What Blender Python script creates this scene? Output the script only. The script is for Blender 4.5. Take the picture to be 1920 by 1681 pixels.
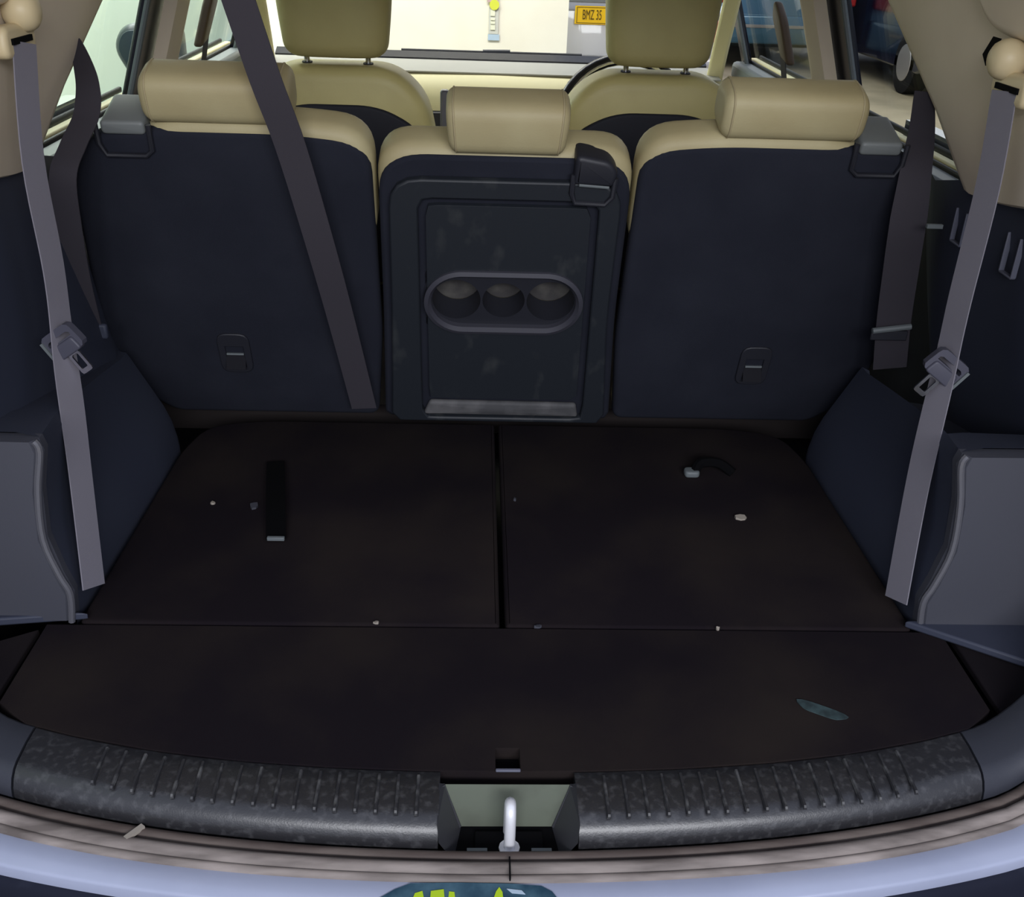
import bpy, math, random
from mathutils import Vector, Matrix
random.seed(4)
V = Vector
for o in list(bpy.data.objects): bpy.data.objects.remove(o)
SC = bpy.context.scene
COL = SC.collection

# ------------------------------------------------------------------ camera
TH, YAW, ROLL, FPX = 0.4811, 0.0445, 0.0368, 1915.2
CP = V((-0.0458, 0.0, 0.8525))
FW = V((math.sin(YAW)*math.cos(TH), math.cos(YAW)*math.cos(TH), -math.sin(TH)))
R0 = V((math.cos(YAW), -math.sin(YAW), 0)); U0 = R0.cross(FW)
RT = math.cos(ROLL)*R0 + math.sin(ROLL)*U0
UP = -math.sin(ROLL)*R0 + math.cos(ROLL)*U0
cd = bpy.data.cameras.new('camera'); cam = bpy.data.objects.new('camera', cd); COL.objects.link(cam)
cd.sensor_fit = 'HORIZONTAL'; cd.sensor_width = 36; cd.lens = 36*FPX/1920; cd.clip_start = .05
Mx = Matrix((RT, UP, -FW)).transposed().to_4x4(); Mx.translation = CP
cam.matrix_world = Mx
SC.camera = cam
def ray(px, py): return FW*FPX + RT*(px-960) - UP*(py-840.5)
def hit(px, py, n, k):
    d = ray(px, py); return CP + d*((k - n.dot(CP))/n.dot(d))
def at_x(px, py, x): return hit(px, py, V((1,0,0)), x)
def at_y(px, py, y): return hit(px, py, V((0,1,0)), y)
def at_z(px, py, z): return hit(px, py, V((0,0,1)), z)

# ------------------------------------------------------------------ light
SC.view_settings.view_transform = 'Standard'; SC.view_settings.look = 'None'
SC.view_settings.exposure = 0.0; SC.view_settings.gamma = 1.0
SC.view_settings.use_curve_mapping = False
W = bpy.data.worlds.new('world'); SC.world = W; W.use_nodes = True
bg = W.node_tree.nodes['Background']; bg.inputs[0].default_value = (.66,.72,.92,1); bg.inputs[1].default_value = .80
def area(name, loc, tgt, sx, sy, power, col=(1,1,1)):
    l = bpy.data.lights.new(name, 'AREA'); l.shape = 'RECTANGLE'; l.size = sx; l.size_y = sy; l.energy = power; l.color = col
    o = bpy.data.objects.new(name, l); COL.objects.link(o); o.location = loc
    o.rotation_euler = (V(tgt)-V(loc)).to_track_quat('-Z','Y').to_euler(); return o
area('fill_rear', (0.3,-2.4,1.75), (0,1.2,.3), 3.0, .7, 125, (.95,.96,1))  # added fill behind the camera, stands for light bounced off the garage
area('garage_lamp_front', (-.2,3.95,1.9), (-.2,4.9,.1), 1.8, .3, 52, (1,.985,.96))
area('garage_lamp_side', (-1.65,6.0,1.9), (-2.2,6.0,.3), 7, .3, 150, (.97,1,.95))
area('garage_lamp_far', (3.2,9.0,1.9), (3.2,9.0,-.7), 2.0, 5, 110, (1,.97,.9))

# ------------------------------------------------------------------ materials
def lin(c):
    return tuple(((v/255)/12.92 if v/255 <= .04045 else ((v/255+.055)/1.055)**2.4) for v in c) + (1,)
MATS = {}
def mat(name, col, rough=.6, spec=.5, metal=0, col2=None, nscale=8, ndet=4, lo=.4, hi=.65, bscale=0, bump=.1, bdist=.002, coat=0, stretch=None, sheen=0):
    m = bpy.data.materials.new(name); m.use_nodes = True; nt = m.node_tree; b = nt.nodes['Principled BSDF']
    b.inputs['Base Color'].default_value = lin(col); b.inputs['Roughness'].default_value = rough
    b.inputs['Specular IOR Level'].default_value = spec; b.inputs['Metallic'].default_value = metal
    b.inputs['Coat Weight'].default_value = coat
    if sheen: b.inputs['Sheen Weight'].default_value = sheen
    tc = nt.nodes.new('ShaderNodeTexCoord'); src = tc.outputs['Object']
    if stretch:
        mp = nt.nodes.new('ShaderNodeMapping'); mp.inputs['Scale'].default_value = stretch
        nt.links.new(src, mp.inputs[0]); src = mp.outputs[0]
    if col2:
        n = nt.nodes.new('ShaderNodeTexNoise'); n.inputs['Scale'].default_value = nscale; n.inputs['Detail'].default_value = ndet
        nt.links.new(src, n.inputs['Vector'])
        r = nt.nodes.new('ShaderNodeValToRGB'); r.color_ramp.elements[0].position = lo; r.color_ramp.elements[1].position = hi
        r.color_ramp.elements[0].color = lin(col); r.color_ramp.elements[1].color = lin(col2)
        nt.links.new(n.outputs['Fac'], r.inputs[0]); nt.links.new(r.outputs[0], b.inputs['Base Color'])
    if bscale:
        n = nt.nodes.new('ShaderNodeTexNoise'); n.inputs['Scale'].default_value = bscale; n.inputs['Detail'].default_value = 3
        nt.links.new(src, n.inputs['Vector'])
        bp = nt.nodes.new('ShaderNodeBump'); bp.inputs['Strength'].default_value = bump; bp.inputs['Distance'].default_value = bdist
        nt.links.new(n.outputs['Fac'], bp.inputs['Height']); nt.links.new(bp.outputs[0], b.inputs['Normal'])
    MATS[name] = m; return m
def emit_glass(name, tint, refl):
    m = bpy.data.materials.new(name); m.use_nodes = True; nt = m.node_tree; nt.nodes.clear()
    o = nt.nodes.new('ShaderNodeOutputMaterial'); t = nt.nodes.new('ShaderNodeBsdfTransparent'); g = nt.nodes.new('ShaderNodeBsdfGlossy')
    mx = nt.nodes.new('ShaderNodeMixShader'); lw = nt.nodes.new('ShaderNodeLayerWeight'); fr = nt.nodes.new('ShaderNodeMath'); fr.operation = 'POWER'; fr.inputs[1].default_value = 5; sc_ = nt.nodes.new('ShaderNodeMath'); sc_.operation = 'MULTIPLY_ADD'; sc_.inputs[1].default_value = refl; sc_.inputs[2].default_value = .02
    t.inputs[0].default_value = tint + (1,); g.inputs['Roughness'].default_value = .02
    nt.links.new(lw.outputs['Facing'], fr.inputs[0]); nt.links.new(fr.outputs[0], sc_.inputs[0]); nt.links.new(sc_.outputs[0], mx.inputs[0]); nt.links.new(t.outputs[0], mx.inputs[1]); nt.links.new(g.outputs[0], mx.inputs[2])
    nt.links.new(mx.outputs[0], o.inputs[0]); MATS[name] = m; return m
leather = mat('beige_leather', (168,158,122), .55, .35, col2=(156,144,108), nscale=5, bscale=420, bump=.12)
leather_front = mat('front_leather', (182,172,118), .5, .4, col2=(170,158,106), nscale=4, bscale=420, bump=.1)
tan_trim = mat('tan_plastic', (222,208,188), .62, .3, col2=(213,198,177), nscale=3, bscale=700, bump=.06)
piping_m = mat('piping', (158,146,114), .6, .3)
tan_bright = mat('tan_knob', (205,188,150), .45, .4)
cream = mat('cream_dash', (226,216,170), .6, .3, bscale=600, bump=.06)
carpet = mat('charcoal_carpet', (24,20,24), .95, .12, col2=(33,28,29), nscale=3.2, ndet=8, bscale=1500, bump=.5, bdist=.001)
carpet_dusty = mat('dusty_carpet', (24,19,24), .95, .12, col2=(39,33,31), nscale=4.5, ndet=9, lo=.42, hi=.72, bscale=1500, bump=.5, bdist=.001)
seat_cloth = mat('seat_back_carpet', (31,33,42), .95, .15, col2=(36,38,47), nscale=6, ndet=6, bscale=1300, bump=.4, bdist=.001)
black_plastic = mat('black_plastic', (34,35,42), .5, .4, bscale=900, bump=.08)
side_plastic = mat('side_plastic', (53,57,72), .6, .35, col2=(56,60,74), nscale=4, bscale=900, bump=.08)  # black plastic, base lifted to bluish grey to carry the haze
cover_plastic = mat('cover_plastic', (66,67,75), .5, .4, bscale=900, bump=.08)
worn_plastic = mat('worn_plastic', (30,34,40), .55, .4, col2=(64,66,66), nscale=24, ndet=15, lo=.57, hi=.9, stretch=(1,1,.5), bscale=500, bump=.06)
dusty_plastic = mat('dusty_plastic', (72,72,74), .7, .3, col2=(98,97,98), nscale=20, ndet=8)
cup_plastic = mat('cup_plastic', (62,60,60), .7, .3, col2=(84,82,78), nscale=30)
sill_plastic = mat('sill_plastic', (36,36,39), .36, .8, col2=(80,80,82), nscale=110, ndet=15, lo=.50, hi=.92, bscale=500, bump=.1)
rubber = mat('dusty_rubber', (92,84,80), .6, .3, col2=(150,140,134), nscale=9, ndet=8, lo=.35, hi=.75, stretch=(1,6,6))
rubber_black = mat('black_rubber', (22,22,26), .6, .3)
paint_lip = mat('lip_paint_reflection', (160,166,188), .3, .5, col2=(148,154,176), nscale=7, ndet=8, lo=.5, hi=.8, coat=.5)  # pale bluish reflection on the body edge put into its colour
bumper_m = mat('navy_bumper', (18,21,38), .55, .4, col2=(40,44,60), nscale=24, ndet=8, lo=.55, hi=.8)
webbing = mat('grey_webbing', (124,121,130), .85, .2, bscale=1500, bump=.3, bdist=.0006)
webbing_dark = mat('dark_webbing', (57,54,60), .85, .2, bscale=1500, bump=.3, bdist=.0006)
flap_m = mat('flap_lit_grey', (104,108,108), .5, .4)  # window light on the shoulder flaps put into this lighter grey
tongue_m = mat('tongue_plastic', (70,70,82), .5, .4)
rim_grey = mat('rim_grey', (88,88,94), .22, .7)
slot_m = mat('slot_grey', (92,94,108), .5, .4)
socket_m = mat('socket_dark', (20,20,26), .8, .2)
cheek_m = mat('cheek_plastic', (52,52,56), .35, .5)
chrome = mat('chrome', (225,225,230), .18, .5, 1)
white_metal = mat('bright_zinc', (236,236,240), .3, .5, .3)
grey_plastic = mat('grey_plastic', (98,104,106), .5, .4)
latch_grey = mat('latch_recess_grey', (92,98,86), .5, .4, col2=(78,82,72), nscale=14)
void_black = mat('void_black', (6,6,8), .9, .1)
gloss_black = mat('gloss_black', (12,13,24), .25, .5)
debris_m = mat('debris', (150,142,132), .8, .2)
smear_m = mat('smear', (62,78,80), .9, .1, col2=(46,56,58), nscale=60)
wall_white = mat('white_paint', (236,230,216), .85, .2, col2=(228,220,202), nscale=2, ndet=5)
wall_green = mat('greenish_paint', (216,232,214), .85, .2)
wall_dark = mat('dark_wall', (60,60,70), .9, .2)
concrete = mat('concrete_floor', (164,152,126), .55, .4, col2=(142,132,108), nscale=1.6, ndet=6)
silver = mat('silver_paint', (172,168,166), .32, .5, .5, coat=.5)
navy_paint = mat('navy_paint', (18,18,40), .2, .5, .1, coat=.6)
teal_paint = mat('teal_paint', (34,80,102), .18, .5, .3, coat=.7)
plate_yellow = mat('plate_yellow', (250,196,0), .5, .3)
plate_ink = mat('plate_ink', (90,66,0), .6, .2)
tyre = mat('tyre', (20,20,22), .85, .2)
teal_dark = mat('decal_teal', (38,66,84), .5, .3, col2=(70,100,116), nscale=30)
lime = mat('decal_lime', (176,206,42), .5, .3)
lab_blue = mat('label_blue', (172,190,206), .7, .2); lab_grey = mat('label_grey', (196,194,184), .7, .2)
lab_yellow = mat('label_yellow', (206,208,70), .7, .2); lab_cream = mat('label_cream', (222,220,196), .7, .2)
lamp_red = mat('lamp_red', (150,20,20), .2, .5)
glass_clear = emit_glass('clear_glass', (.96,.985,.97), .35)
glass_dark = mat('dark_glass', (14,16,22), .05, .5)

# ------------------------------------------------------------------ mesh helpers
class MB:
    def __init__(s): s.v = []; s.f = []
    def add(s, v, f):
        n = len(s.v); s.v += [V(p) for p in v]; s.f += [tuple(i+n for i in q) for q in f]; return s
    def box(s, c, d, R=None):
        pts = []
        for z in (-.5,.5):
            for x, y in ((-.5,-.5),(.5,-.5),(.5,.5),(-.5,.5)):
                p = V((x*d[0], y*d[1], z*d[2]))
                if R: p = R @ p
                pts.append(V(c)+p)
        return s.add(pts, [(3,2,1,0),(4,5,6,7),(0,1,5,4),(1,2,6,5),(2,3,7,6),(3,0,4,7)])
    def loft(s, rings, closed=True, caps=True):
        n = len(rings[0]); v = [p for r in rings for p in r]; f = []
        for i in range(len(rings)-1):
            for j in range(n if closed else n-1):
                k = (j+1) % n; f.append((i*n+j, i*n+k, (i+1)*n+k, (i+1)*n+j))
        if caps and closed:
            f.append(tuple(reversed(range(n)))); f.append(tuple((len(rings)-1)*n+j for j in range(n)))
        return s.add(v, f)
    def tube(s, pts, r, n=10, closed=False):
        pts = [V(p) for p in pts]; rings = []; N = len(pts)
        rr = r if isinstance(r, (list,tuple)) else [r]*N
        ref = None
        for i, p in enumerate(pts):
            if closed: t = (pts[(i+1)%N]-pts[i-1]).normalized()
            else: t = (pts[min(i+1,N-1)]-pts[max(i-1,0)]).normalized()
            if ref is None:
                ref = V((0,0,1)) if abs(t.z) < .9 else V((1,0,0))
            a = t.cross(ref).normalized(); b = a.cross(t).normalized(); ref = b
            rings.append([p + (a*math.cos(q)+b*math.sin(q))*rr[i] for q in [2*math.pi*k/n for k in range(n)]])
        if closed: rings.append(rings[0]); return s.loft(rings, True, False)
        return s.loft(rings)
    def prism(s, outline, off):
        a = [V(p) for p in outline]; off = V(off); b = [p+off for p in a]; n = len(a)
        f = [tuple(reversed(range(n))), tuple(range(n, 2*n))] + [(i,(i+1)%n,n+(i+1)%n,n+i) for i in range(n)]
        return s.add(a+b, f)
    def ribbon(s, pts, wd, width, th=.0016):
        pts = [V(p) for p in pts]; rings = []; N = len(pts)
        for i, p in enumerate(pts):
            t = (pts[min(i+1,N-1)]-pts[max(i-1,0)]).normalized()
            w = V(wd[i]) if isinstance(wd, list) else V(wd)
            w = (w - t*w.dot(t)).normalized(); nn = t.cross(w)
            ww = width[i] if isinstance(width, list) else width
            rings.append([p-w*ww/2-nn*th/2, p+w*ww/2-nn*th/2, p+w*ww/2+nn*th/2, p-w*ww/2+nn*th/2])
        return s.loft(rings)
    def pillow(s, outline, F, w0, w1, r, b0=0, b1=0, steps=4):
        """a slab with rounded rim: outline (counter-clockwise u,v), F maps (u,v,w) to the scene, bulges b0/b1 on its two faces"""
        P = [V((a[0],a[1])) for a in outline]; n = len(P); N = []
        for i in range(n):
            e1 = (P[i]-P[i-1]); e2 = (P[(i+1)%n]-P[i]); q = V((0,0))
            for e in (e1,e2):
                if e.length > 1e-9: q += V((-e.y, e.x)).normalized()
            N.append(q.normalized())
        c = sum(P, V((0,0)))/n; rings = []
        def ring(ins, w): return [(P[i].x+N[i].x*ins, P[i].y+N[i].y*ins, w) for i in range(n)]
        base0 = ring(r, w0); base1 = ring(r, w1)
        def capr(base, w, b, f): return [(c.x+(p[0]-c.x)*f, c.y+(p[1]-c.y)*f, w+b*(1-f*f)) for p in base]
        sg = 1 if w1 > w0 else -1
        for f in ((.03,.3,.6,.85) if b0 else ()): rings.append(capr(base0, w0, -sg*b0, f))
        for k in range(steps+1):
            a = math.pi/2*k/steps; rings.append(ring(r*(1-math.sin(a)), w0+sg*r*(1-math.cos(a))))
        for k in range(steps+1):
            a = math.pi/2*k/steps; rings.append(ring(r*(1-math.cos(a)), w1-sg*r*(1-math.sin(a))))
        for f in ((.85,.6,.3,.03) if b1 else ()): rings.append(capr(base1, w1, sg*b1, f))
        rings = [[F(*p) for p in R] for R in rings]
        return s.loft(rings)
    def bolster(s, F, a0, a1, b0, b1, w0, w1, r, ex=3.2, half=None, n=28, ins_w=None):
        """padded block: rounded sections in (b,w) strung along a; half(t) widens or narrows the b extent"""
        st = [(a0+r*(1-math.sin(q)), r*(1-math.cos(q))*0+r*(1-math.sin(math.pi/2-q))) for q in []]
        K = 6; st = []
        for k in range(K+1):
            q = math.pi/2*k/K; st.append((a0+r*(1-math.cos(q)), r*(1-math.sin(q))))
        for k in range(1,8): st.append((lerp(a0+r,a1-r,k/8), 0))
        for k in range(K+1):
            q = math.pi/2*(1-k/K); st.append((a1-r*(1-math.cos(q)), r*(1-math.sin(q))))
        rings = []
        for a, ins in st:
            f = half((a-a0)/(a1-a0)) if half else 1
            bc, bh = (b0+b1)/2, (b1-b0)/2*f-ins; wc, wh = (w0+w1)/2, abs(w1-w0)/2-ins*.8
            R = []
            for j in range(n):
                q = 2*math.pi*j/n; c_, s_ = math.cos(q), math.sin(q)
                R.append(F(a, bc+bh*math.copysign(abs(c_)**(2/ex),c_), wc+wh*math.copysign(abs(s_)**(2/ex),s_)))
            rings.append(R)
        s.loft(rings); return rings
    def ringplate(s, outer, inner, F, w0, w1):
        """plate with a hole: both loops have the same number of points"""
        O0=[F(p[0],p[1],w0) for p in outer]; O1=[F(p[0],p[1],w1) for p in outer]
        I0=[F(p[0],p[1],w0) for p in inner]; I1=[F(p[0],p[1],w1) for p in inner]
        return s.loft([I0,O0,O1,I1,I0], True, False)
def rpoly(pts, r=.02, n=5):
    out = []; N = len(pts)
    for i, p in enumerate(pts):
        p = V(p[:2]) if not isinstance(p, tuple) else V((p[0],p[1])); rr = pts[i][2] if len(pts[i]) > 2 else r
        a = V(pts[i-1][:2])-p; b = V(pts[(i+1)%N][:2])-p
        rr = min(rr, a.length*.48, b.length*.48)
        if rr < 1e-5: out.append(p); continue
        p0 = p+a.normalized()*rr; p1 = p+b.normalized()*rr
        for k in range(n+1):
            t = k/n; out.append(p0*(1-t)**2+p*2*t*(1-t)+p1*t*t)
    return out
def pill(cx, cy, hx, hy, n=64):
    """stadium outline by angle"""
    out = []
    for k in range(n):
        a = 2*math.pi*k/n; e = hx-hy
        dx, dy = math.cos(a), math.sin(a)
        lo, hi = 0, hx*2
        for _ in range(40):
            m = (lo+hi)/2; x, y = dx*m, dy*m; q = max(abs(x)-e, 0)
            if q*q+y*y > hy*hy: hi = m
            else: lo = m
        out.append((cx+dx*lo, cy+dy*lo))
    return out
def rect_by_angle(cx, cy, x0, x1, y0, y1, n=64):
    out = []
    for k in range(n):
        a = 2*math.pi*k/n; dx, dy = math.cos(a), math.sin(a)
        t = 1e9
        if dx > 1e-9: t = min(t, (x1-cx)/dx)
        if dx < -1e-9: t = min(t, (x0-cx)/dx)
        if dy > 1e-9: t = min(t, (y1-cy)/dy)
        if dy < -1e-9: t = min(t, (y0-cy)/dy)
        out.append((cx+dx*t, cy+dy*t))
    return out
def poly_by_angle(cx, cy, poly, n=64):
    """where rays from the centre leave a star-shaped outline"""
    out = []; P = [V((p[0],p[1])) for p in poly]
    for k in range(n):
        a = 2*math.pi*k/n; d = V((math.cos(a), math.sin(a))); best = None
        for i in range(len(P)):
            p = P[i]-V((cx,cy)); e = P[(i+1)%len(P)]-P[i]
            den = d.x*e.y-d.y*e.x
            if abs(den) < 1e-12: continue
            t = (p.x*e.y-p.y*e.x)/den; u = (p.x*d.y-p.y*d.x)/den
            if t > 0 and -1e-6 <= u <= 1+1e-6: best = t if best is None else max(best, t)
        out.append((cx+d.x*best, cy+d.y*best))
    return out
def wloc(o):
    p = V((0,0,0))
    while o: p += o.location; o = o.parent
    return p
def obj(name, mb, m, parent=None, ang=40, bevel=0):
    me = bpy.data.meshes.new(name)
    if parent: org = wloc(parent)
    else:
        xs=[p.x for p in mb.v]; ys=[p.y for p in mb.v]; zs=[p.z for p in mb.v]
        org = V(((min(xs)+max(xs))/2,(min(ys)+max(ys))/2,min(zs)))
    me.from_pydata([p-org for p in mb.v], [], mb.f); me.validate()
    import bmesh
    bm = bmesh.new(); bm.from_mesh(me); bmesh.ops.recalc_face_normals(bm, faces=bm.faces); bm.to_mesh(me); bm.free()
    for p in me.polygons: p.use_smooth = True
    me.set_sharp_from_angle(angle=math.radians(ang))
    me.materials.append(m)
    o = bpy.data.objects.new(name, me); COL.objects.link(o)
    if parent: o.parent = parent
    else: o.location = org
    if bevel:
        b = o.modifiers.new('bevel','BEVEL'); b.width = bevel; b.segments = 2; b.limit_method = 'ANGLE'; b.angle_limit = math.radians(40)
    return o
def tag(o, label=None, cat=None, group=None, kind=None):
    if label: o['label'] = label
    if cat: o['category'] = cat
    if group: o['group'] = group
    if kind: o['kind'] = kind
    return o
def thing(name, loc, label, cat, group=None):
    o = bpy.data.objects.new(name, None); COL.objects.link(o); o.location = loc; o.empty_display_size = .05
    return tag(o, label, cat, group)
def struct(name, loc=(0,0,0)):
    o = bpy.data.objects.new(name, None); COL.objects.link(o); o.location = loc; o['kind'] = 'structure'; return o
def sobj(name, mb, m, **k):
    o = obj(name, mb, m, **k); o['kind'] = 'structure'; return o
def lerp(a, b, t): return a+(b-a)*t
def interp(x, tab):
    if x <= tab[0][0]: return tab[0][1]
    for (a,b),(c,d) in zip(tab, tab[1:]):
        if x <= c: return b+(d-b)*(x-a)/(c-a)
    return tab[-1][1]
def smooth_path(pts, n=8):
    P = [V(p) for p in pts]; out = []
    for i in range(len(P)-1):
        a = P[max(i-1,0)]; b = P[i]; c = P[i+1]; d = P[min(i+2,len(P)-1)]
        for k in range(n):
            t = k/n; out.append(.5*((2*b)+(c-a)*t+(2*a-5*b+4*c-d)*t*t+(3*b-a-3*c+d)*t**3))
    out.append(P[-1]); return out

# ================================================================== SETTING: garage
GZ = -.72
g = MB(); g.box((2,8,GZ-.05), (30,34,.1)); sobj('ground', g, concrete)
g = MB(); g.box((-2.3,7,.9), (.2,14,3.3)); sobj('wall_left_garage', g, wall_green)
g = MB(); g.box((-2.17,7,-.44), (.06,14,.5)); sobj('baseboard_left', g, mat('teal_band', (110,128,132), .7, .3))
g = MB(); g.box((-.395,5.15,.9), (1.51,.3,3.3)); sobj('column', g, wall_white)
g = MB(); g.box((4,24.9,1.2), (26,.2,4)); sobj('wall_back', g, wall_dark)
g = MB(); g.box((15,10,1.2), (.2,30,4)); sobj('wall_right_garage', g, wall_dark)

# ================================================================== SETTING: boot side trims
def wallx(z): return .668 - .16*(z-.53)
ST = [  # stations along the car: y, then the inner outline (x,z) from the floor up to the shelf
 (1.125, [(.574,-.02),(.571,.0),(.566,.045),(.575,.075),(.586,.13),(.580,.20),(.568,.255),(.572,.270),(.60,.276),(.80,.278)]),
 (1.22,  [(.572,-.02),(.570,.0),(.570,.04),(.577,.075),(.588,.125),(.588,.19),(.585,.240),(.590,.256),(.612,.258),(.80,.254)]),
 (1.35,  [(.568,-.02),(.568,.0),(.572,.04),(.581,.075),(.594,.12),(.602,.17),(.606,.212),(.611,.226),(.63,.228),(.80,.215)]),
 (1.50,  [(.563,-.02),(.564,.0),(.571,.035),(.582,.07),(.600,.11),(.615,.15),(.624,.180),(.629,.192),(.645,.192),(.80,.182)]),
 (1.62,  [(.562,-.02),(.564,.0),(.572,.03),(.584,.06),(.604,.098),(.622,.13),(.634,.155),(.640,.166),(.655,.167),(.71,.165)]),
 (1.66,  [(.575,-.02),(.577,.0),(.583,.03),(.594,.06),(.612,.095),(.629,.128),(.640,.150),(.646,.160),(.66,.163),(.71,.163)]),
 (1.668, [(.60,-.02),(.603,.0),(.61,.03),(.622,.06),(.637,.09),(.65,.12),(.658,.14),(.664,.150),(.675,.155),(.71,.157)])]
def side(s):
    w = struct('wall_left' if s < 0 else 'wall_right', (s*.66,1.4,0))
    # wheel arch cover
    st = ST
    if s > 0:  # an open tray behind the rim on the driver side
        st = [ST[0], (1.205, ST[1][1])]
        for y, pr in ST[1:]: st.append((y, pr[:-2]+[(pr[-3][0]+.016, pr[-3][1]-.055), (.80, pr[-3][1]-.075)]))
    m = MB(); m.loft([[(s*x,y,z) for x,z in pr] for y,pr in st], False, False)
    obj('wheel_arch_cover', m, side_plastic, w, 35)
    # rear-facing storage cover, thick panel whose inner rim follows the arch outline
    pr = ST[0][1]; edge = [(x,z) for x,z in pr[1:8]]
    yb = lambda x: 1.122
    o = [(s*x, yb(x), z) for x,z in edge] + [(s*.80,yb(.80),.272),(s*.80,yb(.80),0)]
    m = MB()
    n = len(o); inner = [(V(p)+V((s*.008,-.012,0 if i not in (0,n-1) else .004))) for i,p in enumerate(o)]
    back = [V(p)+V((0,.012,0)) for p in o]
    m.loft([back, [V(p) for p in o], inner], True, True)
    obj('storage_cover', m, cover_plastic, w, 30)
    # bead on the cover edge, its highlight put into a lighter, glossier plastic
    m = MB(); m.tube(smooth_path([(s*(x+.003), yb(x)-.008, z) for x,z in edge],4), .0045, 8); obj('cover_rim', m, rim_grey, w)
    # foot flange of the trim on the floor
    a = at_z(1690,1180,.004); b = at_z(1920,1258,.006)
    m = MB(); m.prism([(s*.552,1.118,.0),(s*.68,1.035 if s>0 else 1.10,.0),(s*.80,.985 if s>0 else 1.09,0),(s*.80,1.12,0),(s*.575,1.12,0)] if True else [(s*.552,1.118,.0),(s*.70,1.012,.0),(s*.80,.95,0),(s*.80,1.02,0),(s*.70,1.06,.0),(s*.575,1.135,.0)], (0,0,.012))
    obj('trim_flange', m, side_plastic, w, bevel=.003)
    # upper quarter trim: from the shelf to the beige pillar panel
    ys = [.98,1.09,1.117,1.129,1.2,1.35,1.5,1.62,1.72,1.84,2.0]
    rows = []
    for t in [i/8 for i in range(9)]:
        r = []
        for y in ys:
            zb = interp(y, [(1.1,.27),(1.2,.25),(1.35,.21),(1.5,.17),(1.62,.155),(2,.15)]) - (.02 if s < 0 else .10)
            zt = interp(y, [(.98,.585),(1.25,.556),(1.5,.528),(1.62,.50),(2,.46)])
            z = lerp(zb, zt, t); x = wallx(z)+.012+.03*(1-t)**2
            if s < 0 and y > 1.12: x = lerp(.640, wallx(zt)+.012, t**.6)
            if y > 1.62: x += .35*(y-1.62)
            r.append((s*x,y,z))
        rows.append(r)
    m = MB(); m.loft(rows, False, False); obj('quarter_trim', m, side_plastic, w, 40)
    # beige pillar panel, its front edge turning out to the window
    fe = [(1.52,.515),(1.565,.548),(1.64,.606),(1.74,.668),(1.86,.742),(2.02,.845),(2.12,.96)]
    rows = []
    for y1, z1 in fe:
        zz = z1; r = []
        for k, t in enumerate([0,.15,.3,.45,.6,.75,.88,1]):
            y = lerp(.95, y1-.05, t); zbelt = interp(y, [(.98,.59),(1.25,.557),(1.5,.524),(1.62,.52)])
            z = max(lerp(zbelt, .97, (z1-.515)/(.96-.515)), 0)
            z = lerp(zbelt+(z1-.515)/(.445)*(.97-zbelt), z1, t**3)
            bulge = .012*math.sin(math.pi*t)
            r.append((s*(wallx(z)-bulge), y, z))
        r.append((s*(wallx(z1)+.004), y1-.025, z1)); r.append((s*(wallx(z1)+.022), y1, z1)); r.append((s*(wallx(z1)+.07), y1+.012, z1))
        rows.append(r)
    low = [(p[0]+s*.012, p[1], p[2]-.004) for p in rows[0]]
    m = MB(); m.loft([low]+rows, False, False); obj('pillar_trim', m, tan_trim, w, 50)
    # body skin outside, so no daylight leaks in
    m = MB(); m.box((s*.84,1.55,-.05), (.03,1.15,1.12)); obj('body_side', m, navy_paint, w)
    m = MB(); m.loft([[(s*.855,.965,.50),(s*.855,1.72,.50),(s*.83,1.72,.50),(s*.83,.965,.50)],[(s*.735,.965,1.04),(s*.735,1.95,1.04),(s*.71,1.95,1.04),(s*.71,.965,1.04)]]); obj('quarter_panel', m, navy_paint, w)
    m = MB(); m.loft([[(s*(wallx(z)+.008),.955,z),(s*lerp(.855,.735,max(0,(z-.5)/.54)),.955,z),(s*lerp(.855,.735,max(0,(z-.5)/.54)),.975,z),(s*(wallx(z)+.008),.975,z)] for z in (.06,.3,.5,.75,1.04)]); obj('pillar_edge', m, navy_paint, w, bevel=.004)
    return w
WL = side(-1); WR = side(1)
# moulded clip slots and grooves in the right quarter trim
def uslot(px, py, w, h, y_off=0):
    c = at_x(px, py, .675)
    m = MB()
    x = wallx(c.z)+.008+.03*((.53-c.z)/.35)**2
    for dy in (-w/2, w/2): m.box((x, c.y+dy, c.z), (.008,.003,h))
    m.box((x, c.y, c.z-h/2), (.008,w,.003))
    obj('clip_slot', m, slot_m, WR, bevel=.001)
uslot(1783,425,.035,.05); uslot(1880,478,.035,.055)
m = MB()
for dx in (0,.012):
    p = [at_x(1908+dx*900,530,.672), at_x(1900+dx*900,600,.678), at_x(1893+dx*900,665,.684), at_x(1895+dx*900,690,.688)]
    m.tube([V((wallx(q.z)+.011+.03*((.53-q.z)/.32)**2,q.y,q.z)) for q in p], .0025, 6)
obj('trim_groove', m, cover_plastic, WR)
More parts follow.
